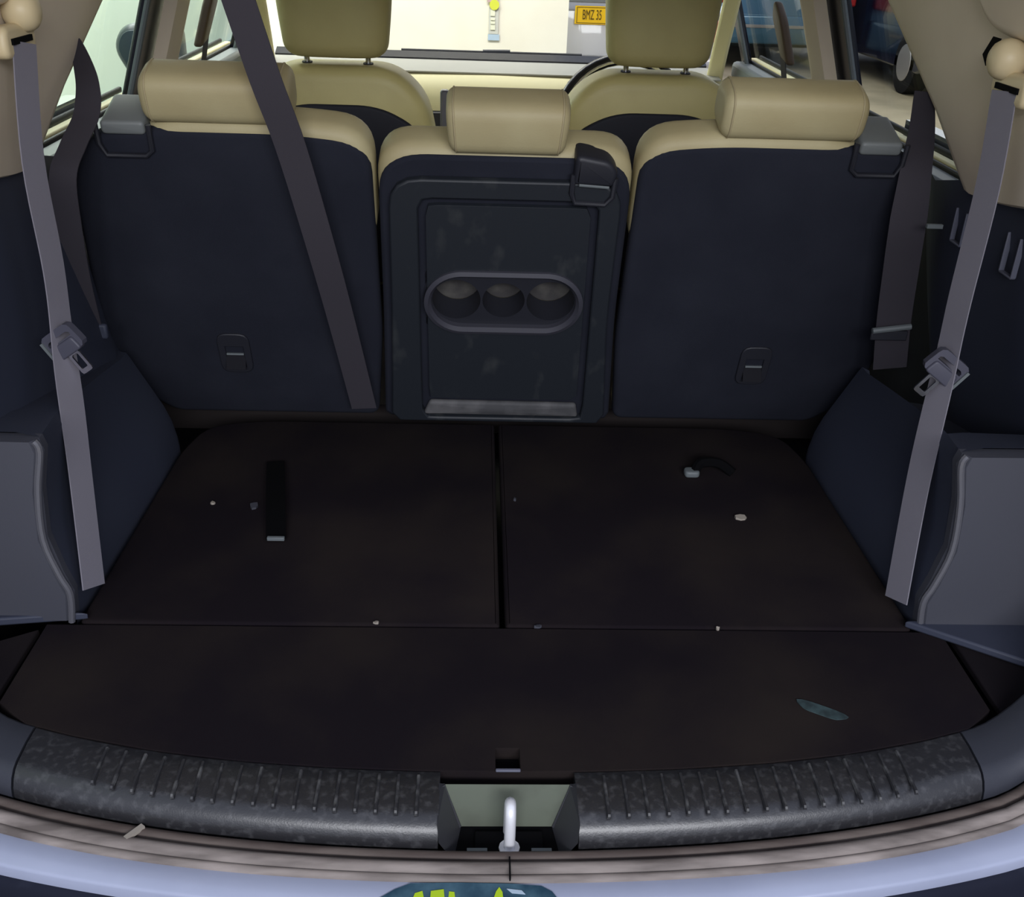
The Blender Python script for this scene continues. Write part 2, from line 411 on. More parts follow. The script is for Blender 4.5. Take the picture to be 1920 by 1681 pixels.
# beige upper pillar cap near the belt guide, both sides
for s, W_ in ((-1,WL),(1,WR)):
    m = MB()
    oc = [(1.0,.76),(1.33,.735),(1.40,.745),(1.47,.80),(1.52,.87),(1.55,.97),(1.0,.97)]
    m.pillow(rpoly([(y,z) for y,z in oc], .03), lambda u,v,w,s=s: V((s*(wallx(v)-w), u, v)), .0, .028, .012)
    obj('pillar_cap', m, tan_trim, W_, 50)
    m = MB(); m.box((s*(wallx(.73)-.006),1.405,.722), (.012,.05,.02), Matrix.Rotation(-.9,3,'X')); obj('slot', m, void_black, W_)
    # end plate of the floor beside the lid
    m = MB(); m.prism([(s*.612,1.10,-.012),(s*.80,.99,-.012),(s*.80,.86,-.012),(s*.615,.93,-.012)], (0,0,.01)); obj('floor_corner', m, carpet, W_, bevel=.002)

# ceiling and outer roof
m = MB()
rows = []
for x in (-.66,-.6,-.4,0,.4,.6,.66):
    zr = 1.03-.18*abs(x/.66)**4*.5
    rows.append([(x,y,zr-.05*((y-2)/1.1)**2) for y in (.95,1.3,2.0,2.6,3.05)])
m.loft(rows, False, False); m.loft([[V(p)+V((0,0,.04)) for p in r] for r in rows], False, False)
sobj('ceiling', m, tan_trim)
# body floor pan under everything
m = MB(); m.box((0,2.2,-.12), (1.7,3.0,.04)); sobj('floor', m, rubber_black)
m = MB(); m.box((0,2.55,-.05), (1.5,1.4,.06)); sobj('floor_cabin', m, mat('cabin_carpet',(40,36,36),.95,.1))

# ================================================================== doors, pillars, windows
def dx(z): return .752-.33*(z-.5)
def door(n, s, y0, y1, glass_label):
    d = struct('door_%d' % n, (s*.78,(y0+y1)/2,-.3))
    m = MB(); m.box((s*.81,(y0+y1)/2,.05), (.07,y1-y0-.01,.80)); obj('door_panel', m, black_plastic, d, bevel=.02)
    m = MB(); m.box((s*.756,(y0+y1)/2,.455), (.055,y1-y0-.02,.05)); obj('door_top', m, grey_plastic, d, bevel=.012)
    m = MB(); m.box((s*.795,(y0+y1)/2,.480), (.022,y1-y0-.02,.020)); obj('armrest_strip', m, cream, d, bevel=.004)
    for xx, zz in ((.778,.481),(.815,.492)):
        m = MB(); m.box((s*xx,(y0+y1)/2,zz), (.009,y1-y0-.02,.012)); obj('window_seal', m, rubber_black, d, bevel=.003)
    # frame front and rear
    for yy, wd in (((y0+.035,.07),(2.275,.15)) if n < 3 else ((2.42,.05),(y1-.035,.07))):
        m = MB(); m.loft([[(s*(dx(z)+k),yy+e*wd/2,z) for k,e in ((0,-1),(0,1),(.02,1),(.02,-1))] for z in (.46,.6,.75,.97)]); obj('window_frame', m, gloss_black, d, bevel=.006)
        m = MB(); m.tube([(s*(dx(z)+.0),yy+(wd/2+.006 if yy<(y0+y1)/2 else -wd/2-.006),z) for z in (.47,.6,.75,.95)], .006, 8); obj('frame_seal', m, grey_plastic, d)
    m = MB(); m.loft([[(s*(dx(z)+.035),y0+.05,z),(s*(dx(z)+.035),y1-.05,z),(s*(dx(z)+.039),y1-.05,z),(s*(dx(z)+.039),y0+.05,z)] for z in (.45,.7,.97)]); obj('window_pane', m, glass_clear, d)
    return d
door(1,-1,1.40,2.34,''); door(2,1,1.40,2.34,''); door(3,-1,2.36,3.30,''); door(4,1,2.36,3.30,'')
for i, s in ((1,-1),(2,1)):
    t = struct('trim_%d' % i, (s*.72,2.48,0))
    rows = []
    for z in (-.05,.3,.5,.6,.7,.85,.98):
        x = dx(z)-.035; wd = .058+.05*max(0,(.5-z))
        rows.append([(s*(x+.025),2.335-wd,z),(s*x,2.335-wd*.85,z),(s*(x-.012),2.335,z),(s*(x-.004),2.335+wd*.7,z),(s*(x+.02),2.335+wd,z),(s*(x+.025),2.335+wd,z)])
    m = MB(); m.loft(rows); obj('pillar_trim', m, tan_trim, t, 50)
    m = MB(); m.pillow(rpoly([(2.53,.555),(2.585,.57),(2.60,.66),(2.56,.70),(2.53,.66)],.015), lambda u,v,w,s=s: V((s*(dx(v)-.03-w),u,v)), 0,.022,.008); obj('belt_anchor_cover', m, mat('anchor_brown',(88,74,62),.5,.4), t)
    m = MB(); m.ribbon([(s*(dx(.58)-.05),2.56,.58),(s*.72,2.58,.4),(s*.73,2.60,.1)], (0,1,0), .045); obj('belt_webbing', m, webbing_dark, t)
    # front pillars
    t = struct('trim_%d' % (i+2), (s*.66,3.2,0))
    m = MB(); m.loft([[(s*(xx-.02),yy-.03,zz),(s*(xx+.025),yy-.05,zz),(s*(xx+.04),yy+.03,zz),(s*(xx+.0),yy+.05,zz)] for xx,yy,zz in ((.668,3.30,.40),(.662,3.22,.52),(.655,3.12,.65),(.63,2.85,.97))]); obj('pillar_trim', m, cream, t, 60, bevel=.008)
# windscreen with its black lower band
w = struct('window_1', (0,3.5,.44))
m = MB(); m.loft([[(-.68,3.45,.44),(.68,3.45,.44)],[(-.66,3.2,.68),(.66,3.2,.68)],[(-.62,2.88,.98),(.62,2.88,.98)]], False, False); obj('window_pane', m, glass_clear, w)
m = MB(); m.prism([(-.68,3.42,.434),(.68,3.42,.434),(.68,3.46,.449),(-.68,3.46,.449)], (0,0,.012)); obj('black_band', m, gloss_black, w)

# ================================================================== floor of the boot
def curve_y(tab):  # even quartic through three points
    (x0,y0),(x1,y1),(x2,y2) = tab
    a = y0; A1,A2 = x1*x1,x1**4; B1,B2 = x2*x2,x2**4
    det = A1*B2-A2*B1; b = ((y1-a)*B2-A2*(y2-a))/det; c = (A1*(y2-a)-(y1-a)*B1)/det
    return lambda x: a+b*x*x+c*x**4
Yin = curve_y([(0,.845),(.32,.863),(.56,.918)])
Yout = curve_y([(0,.767),(.33,.789),(.56,.842)])      # where the plate meets the seal
Yseal = curve_y([(0,.7275),(.34,.748),(.56,.797)])
Ylip = curve_y([(0,.694),(.30,.712),(.545,.758)])
# two folded third-row seats
def folded(s, label):
    t = thing('folded_seat', (s*.28,1.43,-.03), label, 'seat', 'folded third row seats making the boot floor')
    o = [(.004,1.113),(.565,1.113,.012),(.556,1.60,.03),(.535,1.705,.07),(.44,1.73,.05),(.004,1.73)]
    o = [(s*q[0],)+tuple(q[1:]) for q in o]
    if s < 0: o = o[::-1]
    m = MB(); m.pillow(rpoly(o, .006), lambda u,v,w: V((u,v,w)), -.03, 0, .006)
    obj('seat_back_panel', m, carpet_dusty, t, 50); return t
fl = folded(-1, 'folded seat panel with a pull strap lying along it, dark carpet boot floor')
fr = folded(1, 'folded seat panel with a black plastic loop on it, dark carpet boot floor')
a = at_z(517,868,.004); b = at_z(518,1012,.004)
m = MB(); m.ribbon([a+(b-a)*t+V((0,0,.002+.006*math.sin(math.pi*t))) for t in [i/8 for i in range(9)]], (1,0,0), .030, .003); obj('pull_strap', m, void_black, fl)
m = MB(); m.box(b+V((0,-.002,.004)), (.026,.006,.006)); obj('strap_end', m, grey_plastic, fl, bevel=.001)
c = at_z(1335,890,0)
m = MB(); m.tube(smooth_path([c+V((-.032,-.004,.004)), c+V((-.02,.012,.016)), c+V((.012,.014,.016)), c+V((.036,0,.004))],5), .009, 8); obj('loop_handle', m, void_black, fr)
m = MB(); m.pillow(rpoly([(c.x-.05,c.y-.014),(c.x-.024,c.y-.014),(c.x-.024,c.y+.008),(c.x-.05,c.y+.008)],.008), lambda u,v,w: V((u,v,w)), 0,.012,.004); obj('loop_highlight', m, grey_plastic, fr)  # grey pad added as the highlight at the loop's end
# carpeted lid between the seats and the sill, with a finger recess
xs = sorted(set([-.604,-.56,-.5,-.4,-.3,-.2,-.1,-.0131,-.0125,.0145,.0151,.06,.1,.2,.3,.4,.5,.56,.6]))
rows = []
for x in xs:
    y0 = Yin(x)+.004 if abs(x) < .56 else interp(abs(x), [(.56,Yin(.56)+.004),(.605,.957)])
    ys = [y0, .8532, .8538] if abs(x) < .02 else [y0, lerp(y0,1.107,.02), lerp(y0,1.107,.03)]
    ys += [lerp(ys[2],1.107,k) for k in (.12,.1205)] if abs(x) >= .02 else [.8842,.8848]
    ys += [lerp(ys[4],1.107,k) for k in (.3,.55,.8,1)]
    r = []
    for j, y in enumerate(ys):
        z = 0
        if -.013 < x < .015 and j in (2,3): z = -.022
        r.append(V((x,y,z)))
    rows.append(r)
m = MB(); m.loft(rows, False, False)
m.loft([[V((p.x,p.y,-.03)) for p in (r[0],r[-1])] for r in rows], False, False)
m.loft([[r[-1] for r in rows],[r[-1]-V((0,0,.03)) for r in rows]], False, False)
m.loft([[r[0] for r in rows],[r[0]-V((0,0,.03)) for r in rows]], False, False)
for r in (rows[0],rows[-1]): m.loft([r,[p-V((0,0,.03)) for p in r]], False, False)
lid = obj('load_floor_lid', m, carpet_dusty, None, 30)
tag(lid, 'dark dusty carpeted lid board just behind the tailgate sill', 'floor panel')
m = MB(); m.box((.001,.8495,.0005), (.028,.004,.003)); obj('finger_pull', m, slot_m, lid, bevel=.001)
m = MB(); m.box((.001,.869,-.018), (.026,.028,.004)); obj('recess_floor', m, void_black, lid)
# smear and crumbs on the carpet
c = at_z(1540,1332,.0005); m = MB()
o = [c+V((.030*math.cos(q)*(1+.15*math.sin(3*q)) , .011*math.sin(q)*(1+.2*math.cos(2*q)), 0)) for q in [2*math.pi*k/18 for k in range(18)]]
R = Matrix.Rotation(-.52,3,'Z'); o = [c+R@(p-c) for p in o]
m.prism(o, (0,0,.0012)); tag(obj('dried_smear', m, smear_m), 'pale bluish dried smear on the carpet lid near its sill edge', 'stain')
def scrap(px, py, w, h, m_, label, z=0):
    c = at_z(px, py, z); m = MB(); o = []
    for k in range(7):
        q = 2*math.pi*k/7; o.append(c+V((w*math.cos(q)*random.uniform(.6,1), h*math.sin(q)*random.uniform(.6,1), 0)))
    n = len(o); top = [p+V((0,0,random.uniform(.002,.005))) for p in o]; m.loft([o, top]); 
    tag(obj('paper_scrap', m, m_), label, 'litter', 'litter crumbs on the boot floor')
scrap(1390,972,.012,.009, debris_m, 'torn cream scrap on the folded seat panel, below the black loop')
scrap(476,950,.008,.010, cover_plastic, 'grey crumb lying just beside the pull strap')
scrap(399,944,.005,.005, debris_m, 'tiny pale crumb away from the pull strap, near the wheel arch')
scrap(965,938,.003,.004, cover_plastic, 'tiny grey speck beside the gap between the folded seat panels')
scrap(1008,1176,.007,.004, cover_plastic, 'small grey crumb at the seam below the gap between the panels')
scrap(706,1168,.005,.003, debris_m, 'small pale crumb along the seam in front of the lid board')
scrap(1345,1180,.003,.003, debris_m, 'tiny pale crumb on the seam at the driver side')

# ================================================================== sill, seal, painted lip, bumper
def rise(x): return 2.2*max(0,abs(x)-.57)**1.6
def strip(prof, x0, x1, n, m):
    """prof: list of (curve function, offset, z); a surface along the sill from x0 to x1"""
    rows = []
    for i in range(n+1):
        x = lerp(x0,x1,i/n); rows.append([V((x, f(x)+d, z+rise(x))) for f,d,z in prof])
    m.loft(rows, False, False); return rows
def blend(t): return lambda x: lerp(Yin(x), Yout(x), t)
PLATE = [(Yin,.012,-.03),(Yin,.004,-.002),(Yin,.0,.0),(blend(.3),0,.001),(blend(.68),0,-.001),(blend(.8),0,-.004),(blend(.9),0,-.010),(blend(.97),0,-.019),(Yout,.0,-.03),(Yout,.008,-.045),(Yin,.012,-.045),(Yin,.012,-.03)]
sp = thing('sill_plate', (0,.81,-.045), 'worn black ribbed plastic plate along the tailgate sill', 'sill plate')
for x0, x1 in ((-.545,-.075),(.0755,.545)):
    m = MB(); rows = strip(PLATE, x0, x1, 24, m)
    for r in (rows[0], rows[-1]): m.add(r[:-1], [tuple(range(len(r)-1))])
    obj('ribbed_half', m, sill_plastic, sp, 50)
LB = [(345,637),(417,657),(492,670),(567,680),(643,688),(718,698),(793,706),(870,712),(947,718),(1023,725),(1100,732),(1178,737),(1253,741),(1330,743),(1407,747),(1483,750),(1560,753)]
RB = [(365,765),(440,762),(515,760),(590,757),(665,752),(738,750),(810,748),(885,743),(958,738),(1030,735),(1100,730),(1172,722),(1243,717),(1313,710),(1383,700),(1450,690),(1518,674)]
rib_m = mat('rib_plastic', (46,46,49), .35, .5, col2=(110,110,110), nscale=60, lo=.5, hi=.85)
for px, py in [(a/2,1150+b/2) for a,b in LB]+[(960+a/2,1150+b/2) for a,b in RB]:
    e = at_z(px, py, .0); x = e.x; y0 = e.y; y1 = Yin(x)-.006
    m = MB(); w = .0022
    sec = [[V((x-w,y,z)),V((x-w*.6,y,z+.0028)),V((x+w*.6,y,z+.0028)),V((x+w,y,z))] for y,z in ((y0,-.002),(y0+.002,.0),(lerp(y0,y1,.5),.0005),(y1,.0))]
    m.loft(sec); obj('rib', m, rib_m, sp)
# corner mouldings that carry the sill line up round the opening
for s in (-1,1):
    m = MB(); rows = strip(PLATE, s*.548, s*.76, 12, m); m.add(rows[0][:-1], [tuple(range(len(rows[0])-1))])
    tag(obj('sill_corner', m, mat('corner_plastic%d'%(s+1), (52,54,62), .5, .4, bscale=700, bump=.08), None, 50), ('smooth dark corner moulding at the sill plate end %s' % ('near the bluish smear' if s>0 else 'below the pull strap side')), 'corner trim')
# latch recess and striker
lr = MB()
prof = [[V((-.074,.829,.0)),V((.074,.829,.0))],[V((-.054,.8155,-.05)),V((.054,.8155,-.05))]]
lr.loft(prof, False, False); obj('recess_face', lr, latch_grey, sp)
for s in (-1,1):
    m = MB(); m.add([(s*.076,.829,.002),(s*.069,.829,.0),(s*.051,.8150,-.052),(s*.058,.77,-.052),(s*.074,.766,-.02),(s*.076,.775,-.004)], [(0,1,2,3,4,5)])
    m.tube([(s*.072,.828,.0),(s*.053,.815,-.05)], .003, 6)
    obj('recess_cheek', m, cheek_m, sp, 30)
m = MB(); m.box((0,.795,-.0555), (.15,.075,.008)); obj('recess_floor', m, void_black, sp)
ls = thing('lock_striker', (.002,.788,-.055), 'bright metal striker loop standing in the latch recess of the sill', 'striker')
m = MB(); m.tube(smooth_path([(.002,.782,-.05),(.002,.783,-.015),(.002,.786,.001),(.002,.794,.006),(.002,.802,.0),(.002,.806,-.02),(.002,.806,-.05)],5), .0062, 12); obj('loop', m, white_metal, ls)
m = MB(); m.box((.002,.792,-.0495), (.075,.03,.004)); obj('base_plate', m, void_black, ls, bevel=.001)
m = MB(); m.tube([(.002,.782,-.0475),(.002,.782,-.0445)], .0115, 12); obj('collar', m, white_metal, ls)
for sx in (-.033,.037):
    m = MB(); m.box((sx,.779,-.046), (.022,.004,.003)); obj('clip', m, grey_plastic, ls)
# rubber weatherstrip: two beads and a lip
def sealz(t): return -.032
seal_lab = 'dusty grey brown rubber weatherstrip along the tailgate opening'
def bl2(t): return lambda x: lerp(Yout(x), Yseal(x), t)
ws = thing('weatherstrip', (0,.745,-.05), seal_lab, 'seal')
m = MB(); strip([(bl2(0),.004,-.05),(bl2(.0),.0,-.034),(bl2(.08),0,-.030),(bl2(.2),0,-.0285),(bl2(.3),0,-.031),(bl2(.34),0,-.040)], -.74, .74, 60, m); obj('inner_lip', m, mat('seal_brown',(70,60,56),.65,.3,col2=(104,94,88),nscale=9,lo=.4,hi=.75,stretch=(1,6,6)), ws, 60)
m = MB(); strip([(bl2(.34),0,-.042),(bl2(.38),0,-.034),(bl2(.46),0,-.028),(bl2(.56),0,-.0262),(bl2(.66),0,-.0275),(bl2(.74),0,-.0315),(bl2(.77),0,-.033),(bl2(.81),0,-.0315),(bl2(.88),0,-.032),(bl2(.95),0,-.036),(bl2(1.0),0,-.043)], -.74, .74, 60, m); obj('bulb', m, rubber, ws, 60)
m = MB(); m.box((.001,.7405,-.0285), (.0016,.026,.006)); obj('joint', m, void_black, ws)
# painted body lip
m = MB(); strip([(Yseal,.006,-.06),(Yseal,.004,-.038),(Yseal,-.001,-.0365),(lambda x: lerp(Yseal(x),Ylip(x),.9),0,-.038),(Ylip,0,-.042),(Ylip,.004,-.07),(Yseal,.006,-.09)], -.74, .74, 60, m)
tag(obj('body_lip', m, paint_lip, None, 50), 'painted body edge with pale blue grey reflection below the rubber weatherstrip', 'body panel')
m = MB(); strip([(Ylip,.006,-.058),(Ylip,-.004,-.058),(Ylip,-.12,-.062),(Ylip,-.15,-.08),(Ylip,-.16,-.16),(Ylip,-.12,-.40),(Ylip,.1,-.42)], -.78, .78, 40, m)
tag(obj('rear_bumper', m, bumper_m, None, 50), 'dark navy rear bumper top just below the painted edge', 'bumper')
# half-hidden round sticker on the lip
dc = thing('sticker', (-.03,.70,-.04), 'dark teal sticker with lime green marks on the painted edge', 'sticker')
def lipz(x,y): return lerp(-.0365,-.038,(Yseal(x)-y)/(Yseal(x)-Ylip(x)))+.0006
def lippatch(name, pts, m_, dz=0, parent=dc):
    m = MB(); P = []
    for px, py in pts:
        q = at_z(px,py,-.037); P.append(V((q.x, max(q.y,Ylip(q.x)+.001), lipz(q.x,q.y)+dz)))
    m.prism(P, (0,0,.0006)); obj(name, m, m_, parent)
lippatch('sticker_field', [(700,1690),(740,1668),(770,1657),(860,1656),(960,1658),(1015,1662),(1035,1672),(1050,1690)], teal_dark)
for pts in ([(772,1690),(778,1676),(792,1672),(796,1690)],[(806,1690),(808,1672),(832,1669),(834,1690)],[(840,1690),(842,1673),(852,1674),(854,1690)],[(924,1690),(930,1673),(936,1665),(942,1674),(944,1690)]):
    lippatch('lime_mark', pts, lime, .0008)
lippatch('pale_mark', [(950,1668),(978,1671),(985,1678),(960,1676)], lab_blue, .0008)
# chips on lip / seal
for px,py,k in ((250,1557,1),(455,1586,0)):
    pass
c = at_z(252,1560,-.028); m = MB(); m.box(c, (.022,.006,.004), Matrix.Rotation(.9,3,'Z')); tag(obj('tape_scrap', m, debris_m), 'small pale flake stuck across the rubber weatherstrip', 'litter')

# ================================================================== second row seats
SA = V((0,1.7507,0)); SD = V((0,-.1631,.4961)).normalized(); SN = V((0,-SD.z,SD.y))
def S(u, v, w): return V((u,0,0))+V((0,SA.y,SA.z))+SD*v+SN*w
NN = SN.dot(SA)
def suv(px, py, w=0):
    p = hit(px, py, SN, NN+w); return (p.x, (p-SA).dot(SD))
def headrest(parent, x0, x1, v0, v1, w0, w1, m_, taper=0, r=.018):
    cx_ = (x0+x1)/2
    F = lambda u,v,w: S(cx_+(u-cx_)*(1-taper*(v1-v)/(v1-v0)), v, w)
    m = MB(); rg = m.bolster(F, x0, x1, v0, v1, w0, w1, r, 3.4); h = obj('head_restraint', m, m_, parent, 60)
    for k in (5, len(rg)-6):
        m = MB(); m.tube(rg[k], .0016, 6, True); obj('piping', m, piping_m, h)
    return h
def outer_seat(s, label):
    t = thing('passenger_seat', (s*.44,1.75,-.03), label, 'seat', 'second row seats seen from behind')
    o = [(.600,.004,.02),(.668,.06,.03),(.694,.20,.05),(.668,.49,.05),(.625,.572,.04),(.52,.584,.05),(.32,.584,.08),(.206,.571,.075),(.206,.20,.03),(.222,.004,.02)]
    o = [(s*q[0],)+q[1:] for q in o]
    if s < 0: o = o[::-1]
    m = MB(); m.pillow(rpoly(o,.02,7), S, -.035, 0, .012, 0, .004); obj('back_cover', m, seat_cloth, t, 50)
    o = [(.600,.004,.02),(.545,.20,.05),(.545,.578,.02),(.50,.597,.05),(.32,.597,.09),(.203,.585,.08),(.203,.42,.03),(.214,.38,.03),(.222,.004,.02)]
    o = [(s*q[0],)+q[1:] for q in o]
    if s > 0: o = o[::-1]
    o = o[::-1]
    m = MB(); m.pillow(rpoly(o,.02,7), S, -.075, -.002, .022, .01, 0); obj('cushion', m, leather, t, 50)
    headrest(t, *sorted((s*.318,s*.536)), .588, .664, -.080, .004, leather)
    # release catch at the outer shoulder: flap in window-lit grey, hooked frame below it
    lo_, hi_ = min(s*.535,s*.60), max(s*.535,s*.60)
    m = MB(); m.pillow(rpoly([(lo_,.574),(hi_,.574),(hi_,.596),(lo_,.596)],.008), S, -.085, .003, .006); h = obj('release_flap', m, flap_m, t)
    m = MB(); m.tube([S(s*.606,.594,.002),S(s*.606,.562,.005),S(s*.598,.543,.005),S(s*.540,.543,.005),S(s*.530,.552,.005),S(s*.529,.592,.002)], .0042, 8); obj('catch_frame', m, black_plastic, t)
    # child seat anchor socket low in the cover
    cu, cv = suv(1412,682) if s > 0 else suv(442,658)
    hx, hy = .028, .044
    N_ = 40; op = poly_by_angle(cu,cv, rpoly([(cu-hx,cv-hy),(cu+hx,cv-hy),(cu+hx,cv+hy),(cu-hx,cv+hy)],.018), N_)
    ip = rect_by_angle(cu,cv, cu-.016,cu+.016,cv-.034,cv+.016, N_)
    m = MB(); m.ringplate(op, ip, S, -.012, .0075); h = obj('anchor_socket', m, black_plastic, t, 40, bevel=.0015)
    m = MB(); m.box(S(cu,cv-.008,.0025), (.034,.003,.05), Matrix.Rotation(-.318,3,'X')); obj('socket_back', m, socket_m, h)
    for k in range(2):
        m = MB(); m.box(S(cu,cv-.002-.016*k,.005), (.030,.004,.003)); obj('socket_bar', m, grey_plastic, h)
    m = MB(); m.tube([S(cu-.012,cv-.030,.006),S(cu+.012,cv-.030,.006)], .0035, 8); obj('anchor_wire', m, chrome if s>0 else grey_plastic, h)
    return t
outer_seat(-1, 'second row seat behind the long dark ceiling strap, black carpeted back')
outer_seat(1, 'second row seat beside the cup holder panel, its carpeted back crossed by no strap')
# middle seat
ms = thing('passenger_seat', (0,1.75,-.03), 'narrow middle second row seat with hard black cup holder panel on its back', 'seat', 'second row seats seen from behind')
cu0, cv0 = suv(942,562)
pu0, pv0 = suv(800,560); pu1, _ = suv(1088,560); _, pvt = suv(942,506); _, pvb = suv(942,614)
PHX = (pu1-pu0)/2; PCX = (pu0+pu1)/2; PCY = (pvt+pvb)/2; PHY = (pvt-pvb)/2
o = rpoly([(-.210,.004,.01),(.214,.004,.01),(.199,.25,.05),(.196,.552,.07),(-.196,.552,.07),(-.201,.25,.05)], .02, 8)
m = MB(); m.ringplate(poly_by_angle(PCX,PCY,o,160), pill(PCX,PCY,PHX+.002,PHY+.002,160), S, -.035, 0); obj('back_cover', m, seat_cloth, ms, 40, bevel=.006)
o2 = rpoly([(-.186,.37,.02),(.186,.37,.02),(.199,.44,.02),(.199,.566,.08),(-.199,.566,.08),(-.199,.44,.02)], .02, 8)
m = MB(); m.pillow(o2, S, -.085, -.004, .024, .01); obj('cushion', m, leather, ms, 50)
o2 = rpoly([(-.20,.01,.02),(.20,.01,.02),(.199,.37,.02),(-.199,.37,.02)], .02, 6)
m = MB(); m.pillow(o2, S, -.15, -.075, .03); obj('lower_cushion', m, leather, ms, 50)
u0,_ = suv(833,220,.02); u1,_ = suv(1075,220,.02)
headrest(ms, u0, u1, .556, .640, -.072, .014, leather, .07, .016)
# hard panel: frame with a central well, tray plate with cup holder
tu0, tvt = suv(798,378); tu1, _ = suv(1108,385); _, tvb = suv(942,745)
bu0,_ = suv(806,740); bu1,_ = suv(1080,740)
fo = poly_by_angle(PCX,PCY, rpoly([(-.196,.006,.008),(.203,.006,.008),(.184,.25,.05),(.182,.520,.05),(-.180,.520,.05),(-.186,.25,.05)],.02,8), 96)
fi = poly_by_angle(PCX,PCY, rpoly([(bu0-.014,.016,.012),(bu1+.014,.016,.012),(tu1+.012,tvt+.014,.02),(tu0-.012,tvt+.014,.02)],.012,6), 96)
m = MB(); m.ringplate(fo, fi, S, .0, .014); hp = obj('hard_panel', m, worn_plastic, ms, 40, bevel=.003)
to = poly_by_angle(PCX,PCY, rpoly([(bu0,.062,.008),(bu1,.062,.008),(tu1,tvt,.012),(tu0,tvt,.012)],.01,6), 96)
ti = pill(PCX,PCY,PHX+.004,PHY+.004,96)
m = MB(); m.ringplate(to, ti, S, .0, .009); obj('tray_plate', m, worn_plastic, hp, 40, bevel=.002)
# raised oval rim
rin = pill(PCX,PCY,PHX-.008,PHY-.008,96); rout = pill(PCX,PCY,PHX+.004,PHY+.004,96); rmid = pill(PCX,PCY,PHX-.003,PHY-.003,96)
m = MB(); m.loft([[S(a,b,-.01) for a,b in rin],[S(a,b,.010) for a,b in rin],[S(a,b,.017) for a,b in rmid],[S(a,b,.014) for a,b in rout],[S(a,b,.005) for a,b in rout]], True, False)
obj('oval_rim', m, mat('rim_plastic',(58,58,66),.4,.45), hp, 35)
# cup deck with three wells
DK = .000; m = MB(); cw = (PHX-.008)*2/3
rad = [cw*.50, cw*.44, cw*.50]; cen = [PCX-cw*.98, PCX-.0, PCX+cw*.98]; cells = [(PCX-PHX-.002, PCX-cw*.47),(PCX-cw*.47,PCX+cw*.47),(PCX+cw*.47,PCX+PHX+.002)]
for (a,b), r_, c_ in zip(cells, rad, cen):
    cy = PCY-.002
    sq = rect_by_angle(c_,cy,a,b,PCY-PHY,PCY+PHY,48); ci = [(c_+r_*math.cos(2*math.pi*k/48), cy+min(r_,PHY-.009)*math.sin(2*math.pi*k/48)) for k in range(48)]
    m.loft([[S(p[0],p[1],DK) for p in sq],[S(p[0],p[1],DK) for p in ci],[S(p[0],p[1],-.055) for p in ci]], True, False)
    mm = MB(); mm.loft([[S(p[0],p[1],-.056) for p in ci],[S(c_+(p[0]-c_)*.02,cy+(p[1]-cy)*.02,-.0558) for p in ci]], True, False); obj('cup_base', mm, cup_plastic, hp)
obj('cup_deck', m, black_plastic, hp, 40)
# lower bar and grip under the tray
m = MB(); m.pillow(rpoly([(bu0-.012,.022,.006),(bu1+.006,.020,.006),(bu1,.052,.006),(bu0,.054,.006)],.006), S, .0, .013, .006, 0, .002); obj('lower_grip', m, dusty_plastic, hp)
# latch flap at the top corner
f0 = suv(1078,262,.0); f1 = suv(1150,318,.0)
m = MB(); m.pillow(rpoly([(.103,.520,.006),(.164,.517,.006),(.172,.540,.015),(.158,.560,.02),(.104,.570,.012)],.006), S, -.03, .02, .008); obj('release_flap', m, black_plastic, ms)
m = MB(); m.tube([S(.103,.535,.012),S(.102,.505,.016),S(.108,.488,.016),S(.155,.486,.016),S(.166,.500,.016),S(.168,.53,.012)], .0045, 8); obj('catch_frame', m, black_plastic, ms)
m = MB(); m.tube([S(.112,.522,.021),S(.158,.519,.021)], .0022, 6); obj('flap_edge', m, grey_plastic, ms)

# ================================================================== front seats
def front_seat(s, px_head, px_top, label):
    Yf = 2.50
    t = thing('front_seat', (s*.37,2.5,-.02), label, 'seat', 'front seats seen from behind')
    F = lambda u,v,w: V((u, Yf-.10*(v-.3)-w, v))
    c = .368
    o = [(c-.20,0,.03),(c+.20,0,.03),(c+.235,.32,.1),(c+.205,.47,.08),(c+.13,.536,.08),(c-.13,.536,.08),(c-.205,.47,.08),(c-.235,.32,.1)]
    o = [(s*q[0],)+q[1:] for q in o]; o = o if s > 0 else o[::-1]
    m = MB(); m.pillow(rpoly(o,.03,7), F, -.13, .03, .035, .0, .02); obj('cushion', m, leather_front, t, 55)
    o = [(c-.18,.02,.03),(c+.18,.02,.03),(c+.215,.30,.1),(c+.195,.40,.08),(c+.10,.455,.15),(c-.10,.455,.15),(c-.195,.40,.08),(c-.215,.30,.1)]
    o = [(s*q[0],)+q[1:] for q in o]; o = o if s > 0 else o[::-1]
    m = MB(); m.pillow(rpoly(o,.03,7), F, .0, .046, .008, 0, .01); obj('back_panel', m, mat('front_back_panel%d'%(s+1),(26,27,36),.7,.3), t, 50)
    G = lambda a,b,w: F(s*c+b, a, w)
    m = MB(); m.bolster(G, .553, .82, -.128, .128, -.09, .034, .03, 3.4, lambda t: .90+.12*math.sin(math.pi*min(1,t*1.1)*.62)); obj('head_restraint', m, leather_front, t, 60)
    for dxp in (-.07,.07):
        m = MB(); m.tube([F(s*c+dxp,.52,-.03),F(s*c+dxp,.57,-.03)], .0065, 10); obj('post', m, chrome, t)
        m = MB(); m.tube([F(s*c+dxp,.528,-.03),F(s*c+dxp,.5395,-.03)], .012, 10); obj('post_collar', m, black_plastic, t)
front_seat(-1, None, None, 'cream front passenger seat ahead of the dark ceiling strap, headrest on posts')
front_seat(1, None, None, 'cream driver seat with its headrest standing before the yellow number plate')
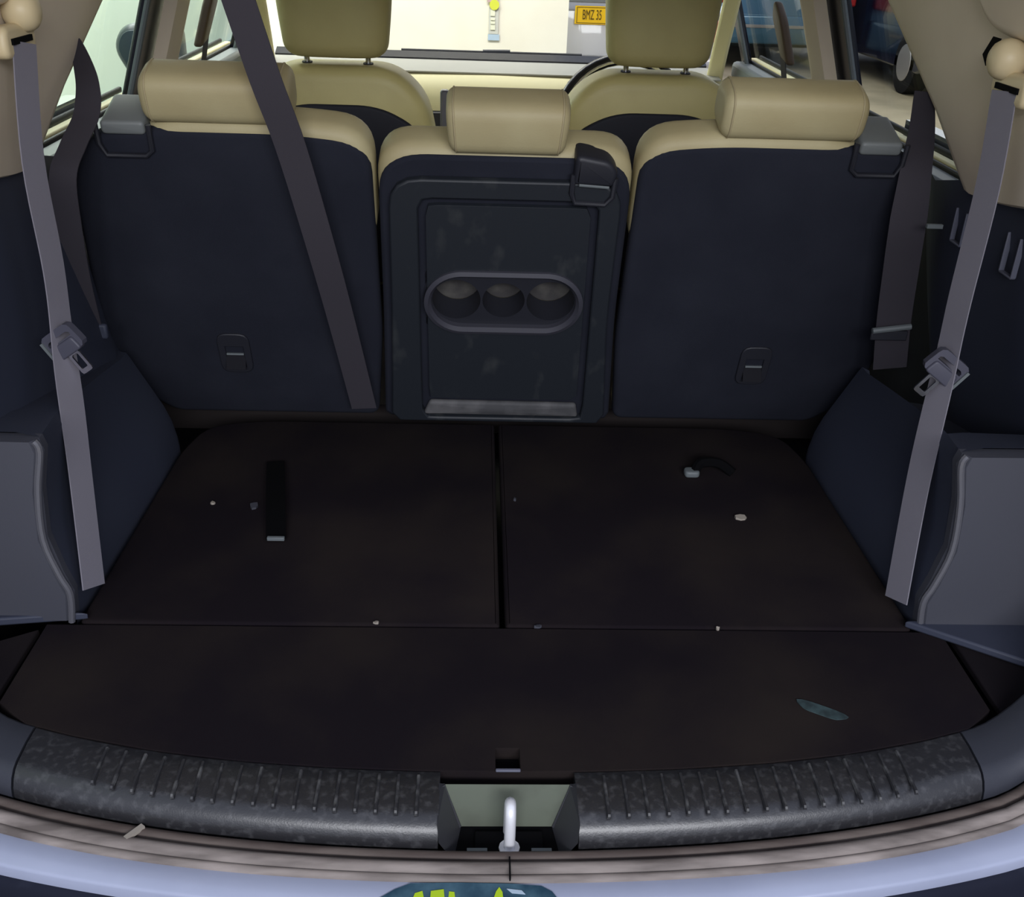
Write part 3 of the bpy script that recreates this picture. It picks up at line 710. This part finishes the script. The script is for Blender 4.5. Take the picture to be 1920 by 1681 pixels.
# centre console trim seen between the seats
m = MB(); m.box((-.13,2.75,.22), (.022,.03,.46)); m.box((0.0,2.7,.05), (.22,.6,.3)); tag(obj('console', m, mat('console_grey',(70,70,80),.35,.5), None, bevel=.006), 'grey centre console edge beside the passenger seat', 'console')

# ================================================================== dashboard, wheel, wiper, mirror
db = thing('dashboard', (0,3.3,-.02), 'cream dashboard under the windscreen between the front seats', 'dashboard')
prof = [(3.18,.05),(3.10,.30),(3.10,.352),(3.125,.398),(3.17,.428),(3.30,.443),(3.43,.438),(3.43,.05)]
m = MB(); m.loft([[(x,y,z-(.01*abs(x)/.7)) for y,z in prof] for x in (-.70,-.5,-.2,0,.2,.5,.70)]); obj('dash_body', m, cream, db, 50)
m = MB(); m.loft([[(x,3.19,.436),(x,3.30,.4475),(x,3.425,.441),(x,3.425,.437),(x,3.19,.432)] for x in (-.68,-.3,.3,.68)]); obj('dash_top', m, mat('dash_top_glare',(150,148,140),.5,.4), db)  # windscreen glare on the dash top put into a grey layer
m = MB(); m.loft([[(x,3.09,.10),(x,3.085,.335),(x,3.12,.345),(x,3.12,.10)] for x in (-.66,.66)]); obj('dash_face', m, black_plastic, db)
sw = thing('steering_wheel', (.37,2.98,.36), 'dark leather steering wheel rim with a bright edge beyond the driver seat', 'steering wheel')
ctr = V((.37,2.93,.335)); ax = V((0,-.90,.42)).normalized(); e1 = V((1,0,0)); e2 = ax.cross(e1).normalized()
e2 = e2 if e2.z > 0 else -e2
m = MB(); m.tube([ctr+(e1*math.cos(a)+e2*math.sin(a))*.19 for a in [2*math.pi*k/40 for k in range(40)]], .016, 10, True); obj('rim', m, gloss_black, sw)
m = MB(); m.tube([ctr+(e1*math.cos(a)+e2*math.sin(a))*.180+ax*.012 for a in [2*math.pi*k/40 for k in range(40)]], .005, 8, True); obj('bright_inlay', m, chrome, sw)
m = MB(); m.box(ctr-ax*.01, (.30,.03,.05)); m.tube([ctr-ax*.02, ctr-ax*.16], .04, 12); obj('hub', m, black_plastic, sw, bevel=.01)
m = MB(); m.box((0,3.60,.415), (1.36,.26,.03)); sobj('trim_5', m, rubber_black)
wp = thing('wiper', (0,3.6,.44), 'black wiper arm lying along the windscreen base', 'wiper')
m = MB(); m.tube([V((-.30,3.62,.441)), V((0,3.62,.441)), V((.22,3.62,.441)), V((.3,3.62,.441))], .008, 8); obj('blade', m, rubber_black, wp)
m = MB(); m.tube([V((-.03,3.60,.445)), V((.06,3.60,.447))], .010, 8); obj('arm_joint', m, black_plastic, wp)
mi = thing('door_mirror', (-.98,3.0,.36), 'black door mirror shell outside the rear door window', 'mirror')
m = MB(); m.pillow(rpoly([(-.985,.405,.03),(-.85,.39,.02),(-.85,.56,.03),(-1.0,.562,.06),(-1.035,.50,.04)],.03,6), lambda u,v,w: V((u,2.99-w,v)), -.07,.03,.03,.02,.0); obj('shell', m, mat('mirror_shell',(44,56,62),.35,.5), mi)
m = MB(); m.box((-.84,3.02,.42), (.10,.05,.03)); obj('foot', m, black_plastic, mi, bevel=.008)
m = MB(); m.pillow(rpoly([(-.975,.425,.03),(-.87,.415,.02),(-.87,.545,.02),(-.99,.548,.05),(-1.015,.50,.03)],.02,6), lambda u,v,w: V((u,2.957-w,v)), 0,.006,.002); obj('mirror_glass', m, mat('mirror_glass',(48,66,74),.25,.5,.2), mi)

# ================================================================== belts
def belt_guide(s, label):
    x = wallx(.71)-.03
    t = thing('belt_guide', (s*x,1.31,.66), label, 'belt guide', 'upper belt guides of the third row')
    c = at_x(1895,112,x) if s > 0 else V((-x,1.345,.735))
    if s < 0: c = at_x(34,20,-x)
    m = MB(); rings = []
    for k in range(9):
        a = math.pi*k/8-math.pi/2; rr = .025*math.cos(a)**.7 if k not in (0,8) else .002
        rings.append([V((c.x-s*.004-s*.022*math.sin(a), c.y+rr*math.cos(q), c.z+rr*math.sin(q))) for q in [2*math.pi*j/18 for j in range(18)]])
    m.loft(rings); obj('bolt_cover', m, tan_bright, t, 60)
    m = MB(); m.pillow(rpoly([(c.y-.072,c.z-.050,.018),(c.y+.022,c.z-.050,.018),(c.y+.024,c.z-.012,.012),(c.y-.066,c.z-.012,.012)],.012), lambda u,v,w: V((c.x+s*.012-s*w,u,v)), 0,.02,.007); obj('guide_loop', m, tan_bright, t, 50)
    m = MB(); m.box((c.x-s*.009, c.y-.026,c.z-.030), (.004,.058,.007)); obj('guide_slot', m, void_black, t)
    return c
cL = belt_guide(-1, 'beige belt guide knob above the third row belt, beside the garage wall side window')
cR = belt_guide(1, 'beige belt guide knob above the third row belt, beside the dark car window')
def belt3(s, pts_px, label, tongue_px):
    top = (cR if s > 0 else cL)
    P = [V((top.x-s*.012, top.y-.028, top.z-.033))]
    for px, py, x in pts_px: P.append(at_x(px,py,s*x))
    P = smooth_path(P, 6); t = thing('seat_belt', P[-1], label, 'seat belt', 'third row seat belts hanging at the boot sides')
    wd = V((s*.60,.80,0)) if s > 0 else V((-.60,.80,0))
    wd = V((-s*.20,.97,0)); m = MB(); m.ribbon(P, wd, .046); obj('webbing', m, webbing, t)
    # tongue with its plastic hood and metal plate
    c = at_x(tongue_px[0], tongue_px[1], s*.595)
    a = (V((s*.42,.9,0))).normalized(); z = V((0,0,1)); nrm = a.cross(z).normalized(); nrm = nrm if nrm.y < 0 else -nrm
    # local frame faces the opening, turned in its plane so the blade points down and inwards
    ex = V((1,-.15,0)).normalized(); ey = V((0,0,1)); en = V((-.15,-1,0)).normalized()
    ca, sa = math.cos(-s*.62), math.sin(-s*.62)
    sc_ = .84; fx = ex*ca+ey*sa; fy = -ex*sa+ey*ca
    G = lambda u,v,w: c+fx*u*sc_+fy*v*sc_+en*w
    N_ = 32; op = poly_by_angle(0,0,rpoly([(-.034,-.020),(.034,-.020),(.030,.024),(-.030,.024)],.010),N_); ip = rect_by_angle(0,.004,-.024,.024,.004,.012,N_)
    m = MB(); m.ringplate(op, ip, G, -.004, .008); h = obj('tongue', m, tongue_m, t, 40, bevel=.002)
    m = MB(); m.pillow(rpoly([(-.026,-.022),(.026,-.022),(.024,.002),(-.024,.002)],.006), G, -.004, .012, .003); obj('hood', m, tongue_m, h)
    N_ = 32; op = poly_by_angle(0,-.042,rpoly([(-.0115,-.058),(.0115,-.058),(.0115,-.020),(-.0115,-.020)],.004),N_); ip = rect_by_angle(0,-.042,-.0065,.0065,-.050,-.024,N_)
    m = MB(); m.ringplate(op, ip, G, .001, .0035); obj('metal_blade', m, chrome, h)
    m = MB(); m.box(G(s*.030,0,.009), (.004,.004,.030), Matrix((fx,en,fy)).transposed()); obj('hood_edge', m, grey_plastic, h)
belt3(-1, [(62,300,.602),(100,500,.602),(118,640,.600),(145,840,.572),(176,1100,.550)], 'grey belt hanging from the guide knob on the passenger side, chrome tongue half way', (122,640))
belt3(1, [(1852,350,.602),(1800,560,.600),(1771,690,.598),(1722,900,.568),(1680,1125,.548)], 'pale grey belt hanging before the clip slots on the driver side, chrome tongue half way', (1772,688))
# outer belts of the second row
lb = thing('seat_belt', (-.67,1.62,.2), 'dark belt curving past the rear door window down behind the seat shoulder', 'seat belt')
P = smooth_path([at_y(141,78,1.66), at_y(152,110,1.64), at_y(164,160,1.60), at_y(162,215,1.57), at_y(138,270,1.53), at_y(118,330,1.50), at_y(128,420,1.52), at_y(146,520,1.56), at_y(168,608,1.60)], 6)
n = len(P); wds = [V((1,-.5,0)).lerp(V((1,-.1,0)), min(1,i/(n*.4))) for i in range(n)]
m = MB(); m.ribbon(P, wds, [lerp(.018,.040,min(1,i/(n*.3))) for i in range(n)]); obj('webbing', m, webbing_dark, lb)
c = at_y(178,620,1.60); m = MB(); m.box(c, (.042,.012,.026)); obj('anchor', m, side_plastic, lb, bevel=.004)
rb = thing('seat_belt', (.67,1.62,.2), 'wide dark belt running down between the second row seat and the driver side trim', 'seat belt')
P = smooth_path([at_y(1733,172,1.66), at_y(1729,240,1.62), at_y(1716,330,1.56), at_y(1702,420,1.55), at_y(1690,500,1.57), at_y(1676,600,1.60), at_y(1668,690,1.62)], 6)
n = len(P); m = MB(); m.ribbon(P, V((1,-.1,0)), [lerp(.030,.056,min(1,i/(n*.45))) for i in range(n)]); obj('webbing', m, webbing_dark, rb)
a = at_y(1636,620,1.59); b = at_y(1708,612,1.59); m = MB(); m.tube([a,b],.005,8); obj('guide_bar', m, grey_plastic, rb)
m = MB(); m.box((a+b)/2+V((0,.006,-.014)), (.062,.006,.018)); obj('guide_plate', m, black_plastic, rb, bevel=.002)
m = MB(); c = at_y(1752,424,1.50); m.box(c+V((0,0,0)), (.024,.006,.006)); obj('clip', m, grey_plastic, rb)
# long strap from the ceiling to the middle of the seats
cb = thing('seat_belt', (-.22,1.73,.0), 'long dark purple strap from the ceiling down between passenger side and middle seats', 'seat belt')
P = [V((-.46,1.50,.97)), at_y(405,-120,1.50), at_y(447,0,1.50), at_y(498,150,1.505), at_y(545,275,1.53), at_y(598,450,1.575), at_y(640,600,1.64), at_y(683,765,1.72)]
m = MB(); m.ribbon(smooth_path(P,5), V((1,-.12,.25)), .046); obj('webbing', m, webbing_dark, cb)

# ================================================================== label strip on the column
lb_ = thing('label_strip', (.03,4.99,.3), 'narrow striped paper tag hanging on the white column', 'tag')
def tagpart(name, x0, y0, x1, y1, m_):
    a = at_y(x0,y0,4.995); b = at_y(x1,y1,4.995); m = MB(); m.box((a+b)/2, (abs(b.x-a.x),.004,abs(a.z-b.z))); obj(name, m, m_, lb_)
tagpart('paper', 917,12,934,64, lab_grey)
for k, (y0,y1) in enumerate(((18,30),(34,38),(40,45),(47,56))): 
    a = at_y(920,y0,4.991); b = at_y(928,y1,4.991); m = MB(); m.box((a+b)/2,(abs(b.x-a.x),.004,abs(a.z-b.z))); obj('stripe', m, lab_cream, lb_)
tagpart('blue_foot', 915,64,936,76, lab_blue)
a = at_y(927,9,4.99); m = MB(); m.tube([a,a+V((0,-.004,0))], .022, 12); obj('yellow_dot', m, lab_yellow, lb_)
a = at_y(924,-3,4.99); m = MB(); m.box(a,(.05,.004,.03)); obj('top_clip', m, mat('clip_pink',(190,160,160),.6,.3), lb_)

# ================================================================== other cars
def car(name, X, Y, L, Wd, H, paint, label, rear=True):
    """a parked car: end facing -Y at Y"""
    t = thing(name, (X,Y+L/2,GZ), label, 'car')
    def sec(k):  # outline (y,z) seen from the side at height band
        return [(0,.34),(.02,.62),(.06,.95),(.30,1.05),(.62,H-.04),(.95,H),(2.3,H),(2.95,1.02),(L-.25,.90),(L-.02,.66),(L,.34),(L-.3,.24),(.3,.24)]
    m = MB(); rings = []
    for x, ins, zk in ((-.5,.10,.86),(-.47,.03,.96),(-.40,.0,1),(0,-.03,1),(.40,0,1),(.47,.03,.96),(.5,.10,.86)):
        r = []
        for y,z in sec(0):
            xx = x*Wd*(1-.16*max(0,(z-.95)/(H-.95)))
            yy = y+ins if y < L/2 else y-ins
            r.append((X+xx, Y+yy, GZ+ (z if z < .95 else .95+(z-.95)*(zk if abs(x)>.45 else 1))))
        rings.append(r)
    m.loft(rings); obj('body', m, paint, t, 30, bevel=.02)
    m = MB(); m.loft([[(X-.5*Wd*.80,Y+.075,GZ+1.06),(X+.5*Wd*.80,Y+.075,GZ+1.06)],[(X-.5*Wd*.74,Y+.05+.5,GZ+H-.10),(X+.5*Wd*.74,Y+.05+.5,GZ+H-.10)]], False, False)
    m2 = MB(); m2.prism([(X-.5*Wd*.80,Y+.26,GZ+1.05),(X+.5*Wd*.80,Y+.26,GZ+1.05),(X+.5*Wd*.74,Y+.58,GZ+H-.08),(X-.5*Wd*.74,Y+.58,GZ+H-.08)], (0,-.03,.02)); obj('rear_window', m2, glass_dark, t)
    for sx in (-1,1):
        m = MB(); m.prism([(X+sx*(Wd/2-.0),Y+.7,GZ+1.03),(X+sx*(Wd/2-.0),Y+2.75,GZ+1.03),(X+sx*(Wd/2*.86),Y+2.3,GZ+H-.08),(X+sx*(Wd/2*.86),Y+.95,GZ+H-.08)], (sx*.012,0,0)); obj('side_window', m, glass_dark, t)
        for yy in (.75,L-.85):
            m = MB(); cx = X+sx*(Wd/2-.10)
            m.tube([(cx-sx*.10,Y+yy,GZ+.31),(cx-sx*.09,Y+yy,GZ+.31),(cx+sx*.09,Y+yy,GZ+.31),(cx+sx*.10,Y+yy,GZ+.31)], [.27,.31,.31,.27], 24); wl = obj('wheel', m, tyre, t, 35)
            m = MB(); m.tube([(cx+sx*.085,Y+yy,GZ+.31),(cx+sx*.106,Y+yy,GZ+.31)], [.20,.18], 20); obj('hub', m, silver, wl)
        m = MB(); m.box((X+sx*(Wd/2-.16),Y+.015,GZ+.82), (.26,.10,.16)); obj('lamp', m, lamp_red, t, bevel=.02)
    # bumper with lower valance
    m = MB(); m.pillow(rpoly([(X-Wd/2+.02,GZ+.30,.06),(X+Wd/2-.02,GZ+.30,.06),(X+Wd/2-.03,GZ+.62,.05),(X-Wd/2+.03,GZ+.62,.05)],.04), lambda u,v,w: V((u,Y-w,v)), -.1,.06,.03,0,.02); obj('bumper', m, paint, t, 50)
    m = MB(); m.box((X,Y-.07,GZ+.50), (Wd*.7,.03,.035)); obj('bumper_groove', m, mat(name+'_groove',(120,116,112),.5,.4), t, bevel=.004)
    return t
sc = car('silver_car', .98, 8.5, 4.2, 1.75, 1.5, silver, 'silver car parked nose away beyond the column, yellow number plate on its rear')
pa = at_y(1079,16,8.44); pb = at_y(1148,42,8.44)
PW = .262; pz = (pa.z+pb.z)/2; pcx = pa.x+PW/2
m = MB(); m.box((pcx,8.455,pz), (PW,.02,.13)); pl = obj('number_plate', m, plate_yellow, sc, bevel=.003)
m = MB(); 
for zz in (-.055,.055): m.box((pcx,8.4435,pz+zz), (PW-.03,.002,.004))
for xx in (-PW/2+.015,PW/2-.015): m.box((pcx+xx,8.4435,pz), (.004,.002,.112))
obj('plate_border', m, plate_ink, pl)
fc = bpy.data.curves.new('plate_text','FONT'); fc.body = 'BMZ 35'; fc.size = .10; fc.align_x = 'CENTER'; fc.align_y = 'CENTER'; fc.extrude = .001
fo_ = bpy.data.objects.new('plate_tmp', fc); COL.objects.link(fo_)
bpy.context.view_layer.update()
tm = bpy.data.meshes.new_from_object(fo_.evaluated_get(bpy.context.evaluated_depsgraph_get())); bpy.data.objects.remove(fo_)
m = MB(); m.add([(pcx+p.co.x*.46, 8.4425-p.co.z, pz+p.co.y) for p in tm.vertices], [tuple(p.vertices) for p in tm.polygons]); obj('plate_lettering', m, plate_ink, pl)
m = MB(); m.box((pcx,8.47,pz+.105), (.75,.05,.035)); obj('plate_lamp_bar', m, mat('lamp_bar',(112,112,114),.4,.5), sc, bevel=.006)
bc = car('blue_car', 3.55, 13.0, 4.2, 1.75, 1.5, teal_paint, 'glossy teal blue car beyond the front door window')
dc_ = car('dark_car', 5.42, 10.7, 4.4, 1.85, 1.7, navy_paint, 'dark navy car parked beyond the rear door window at the driver side')
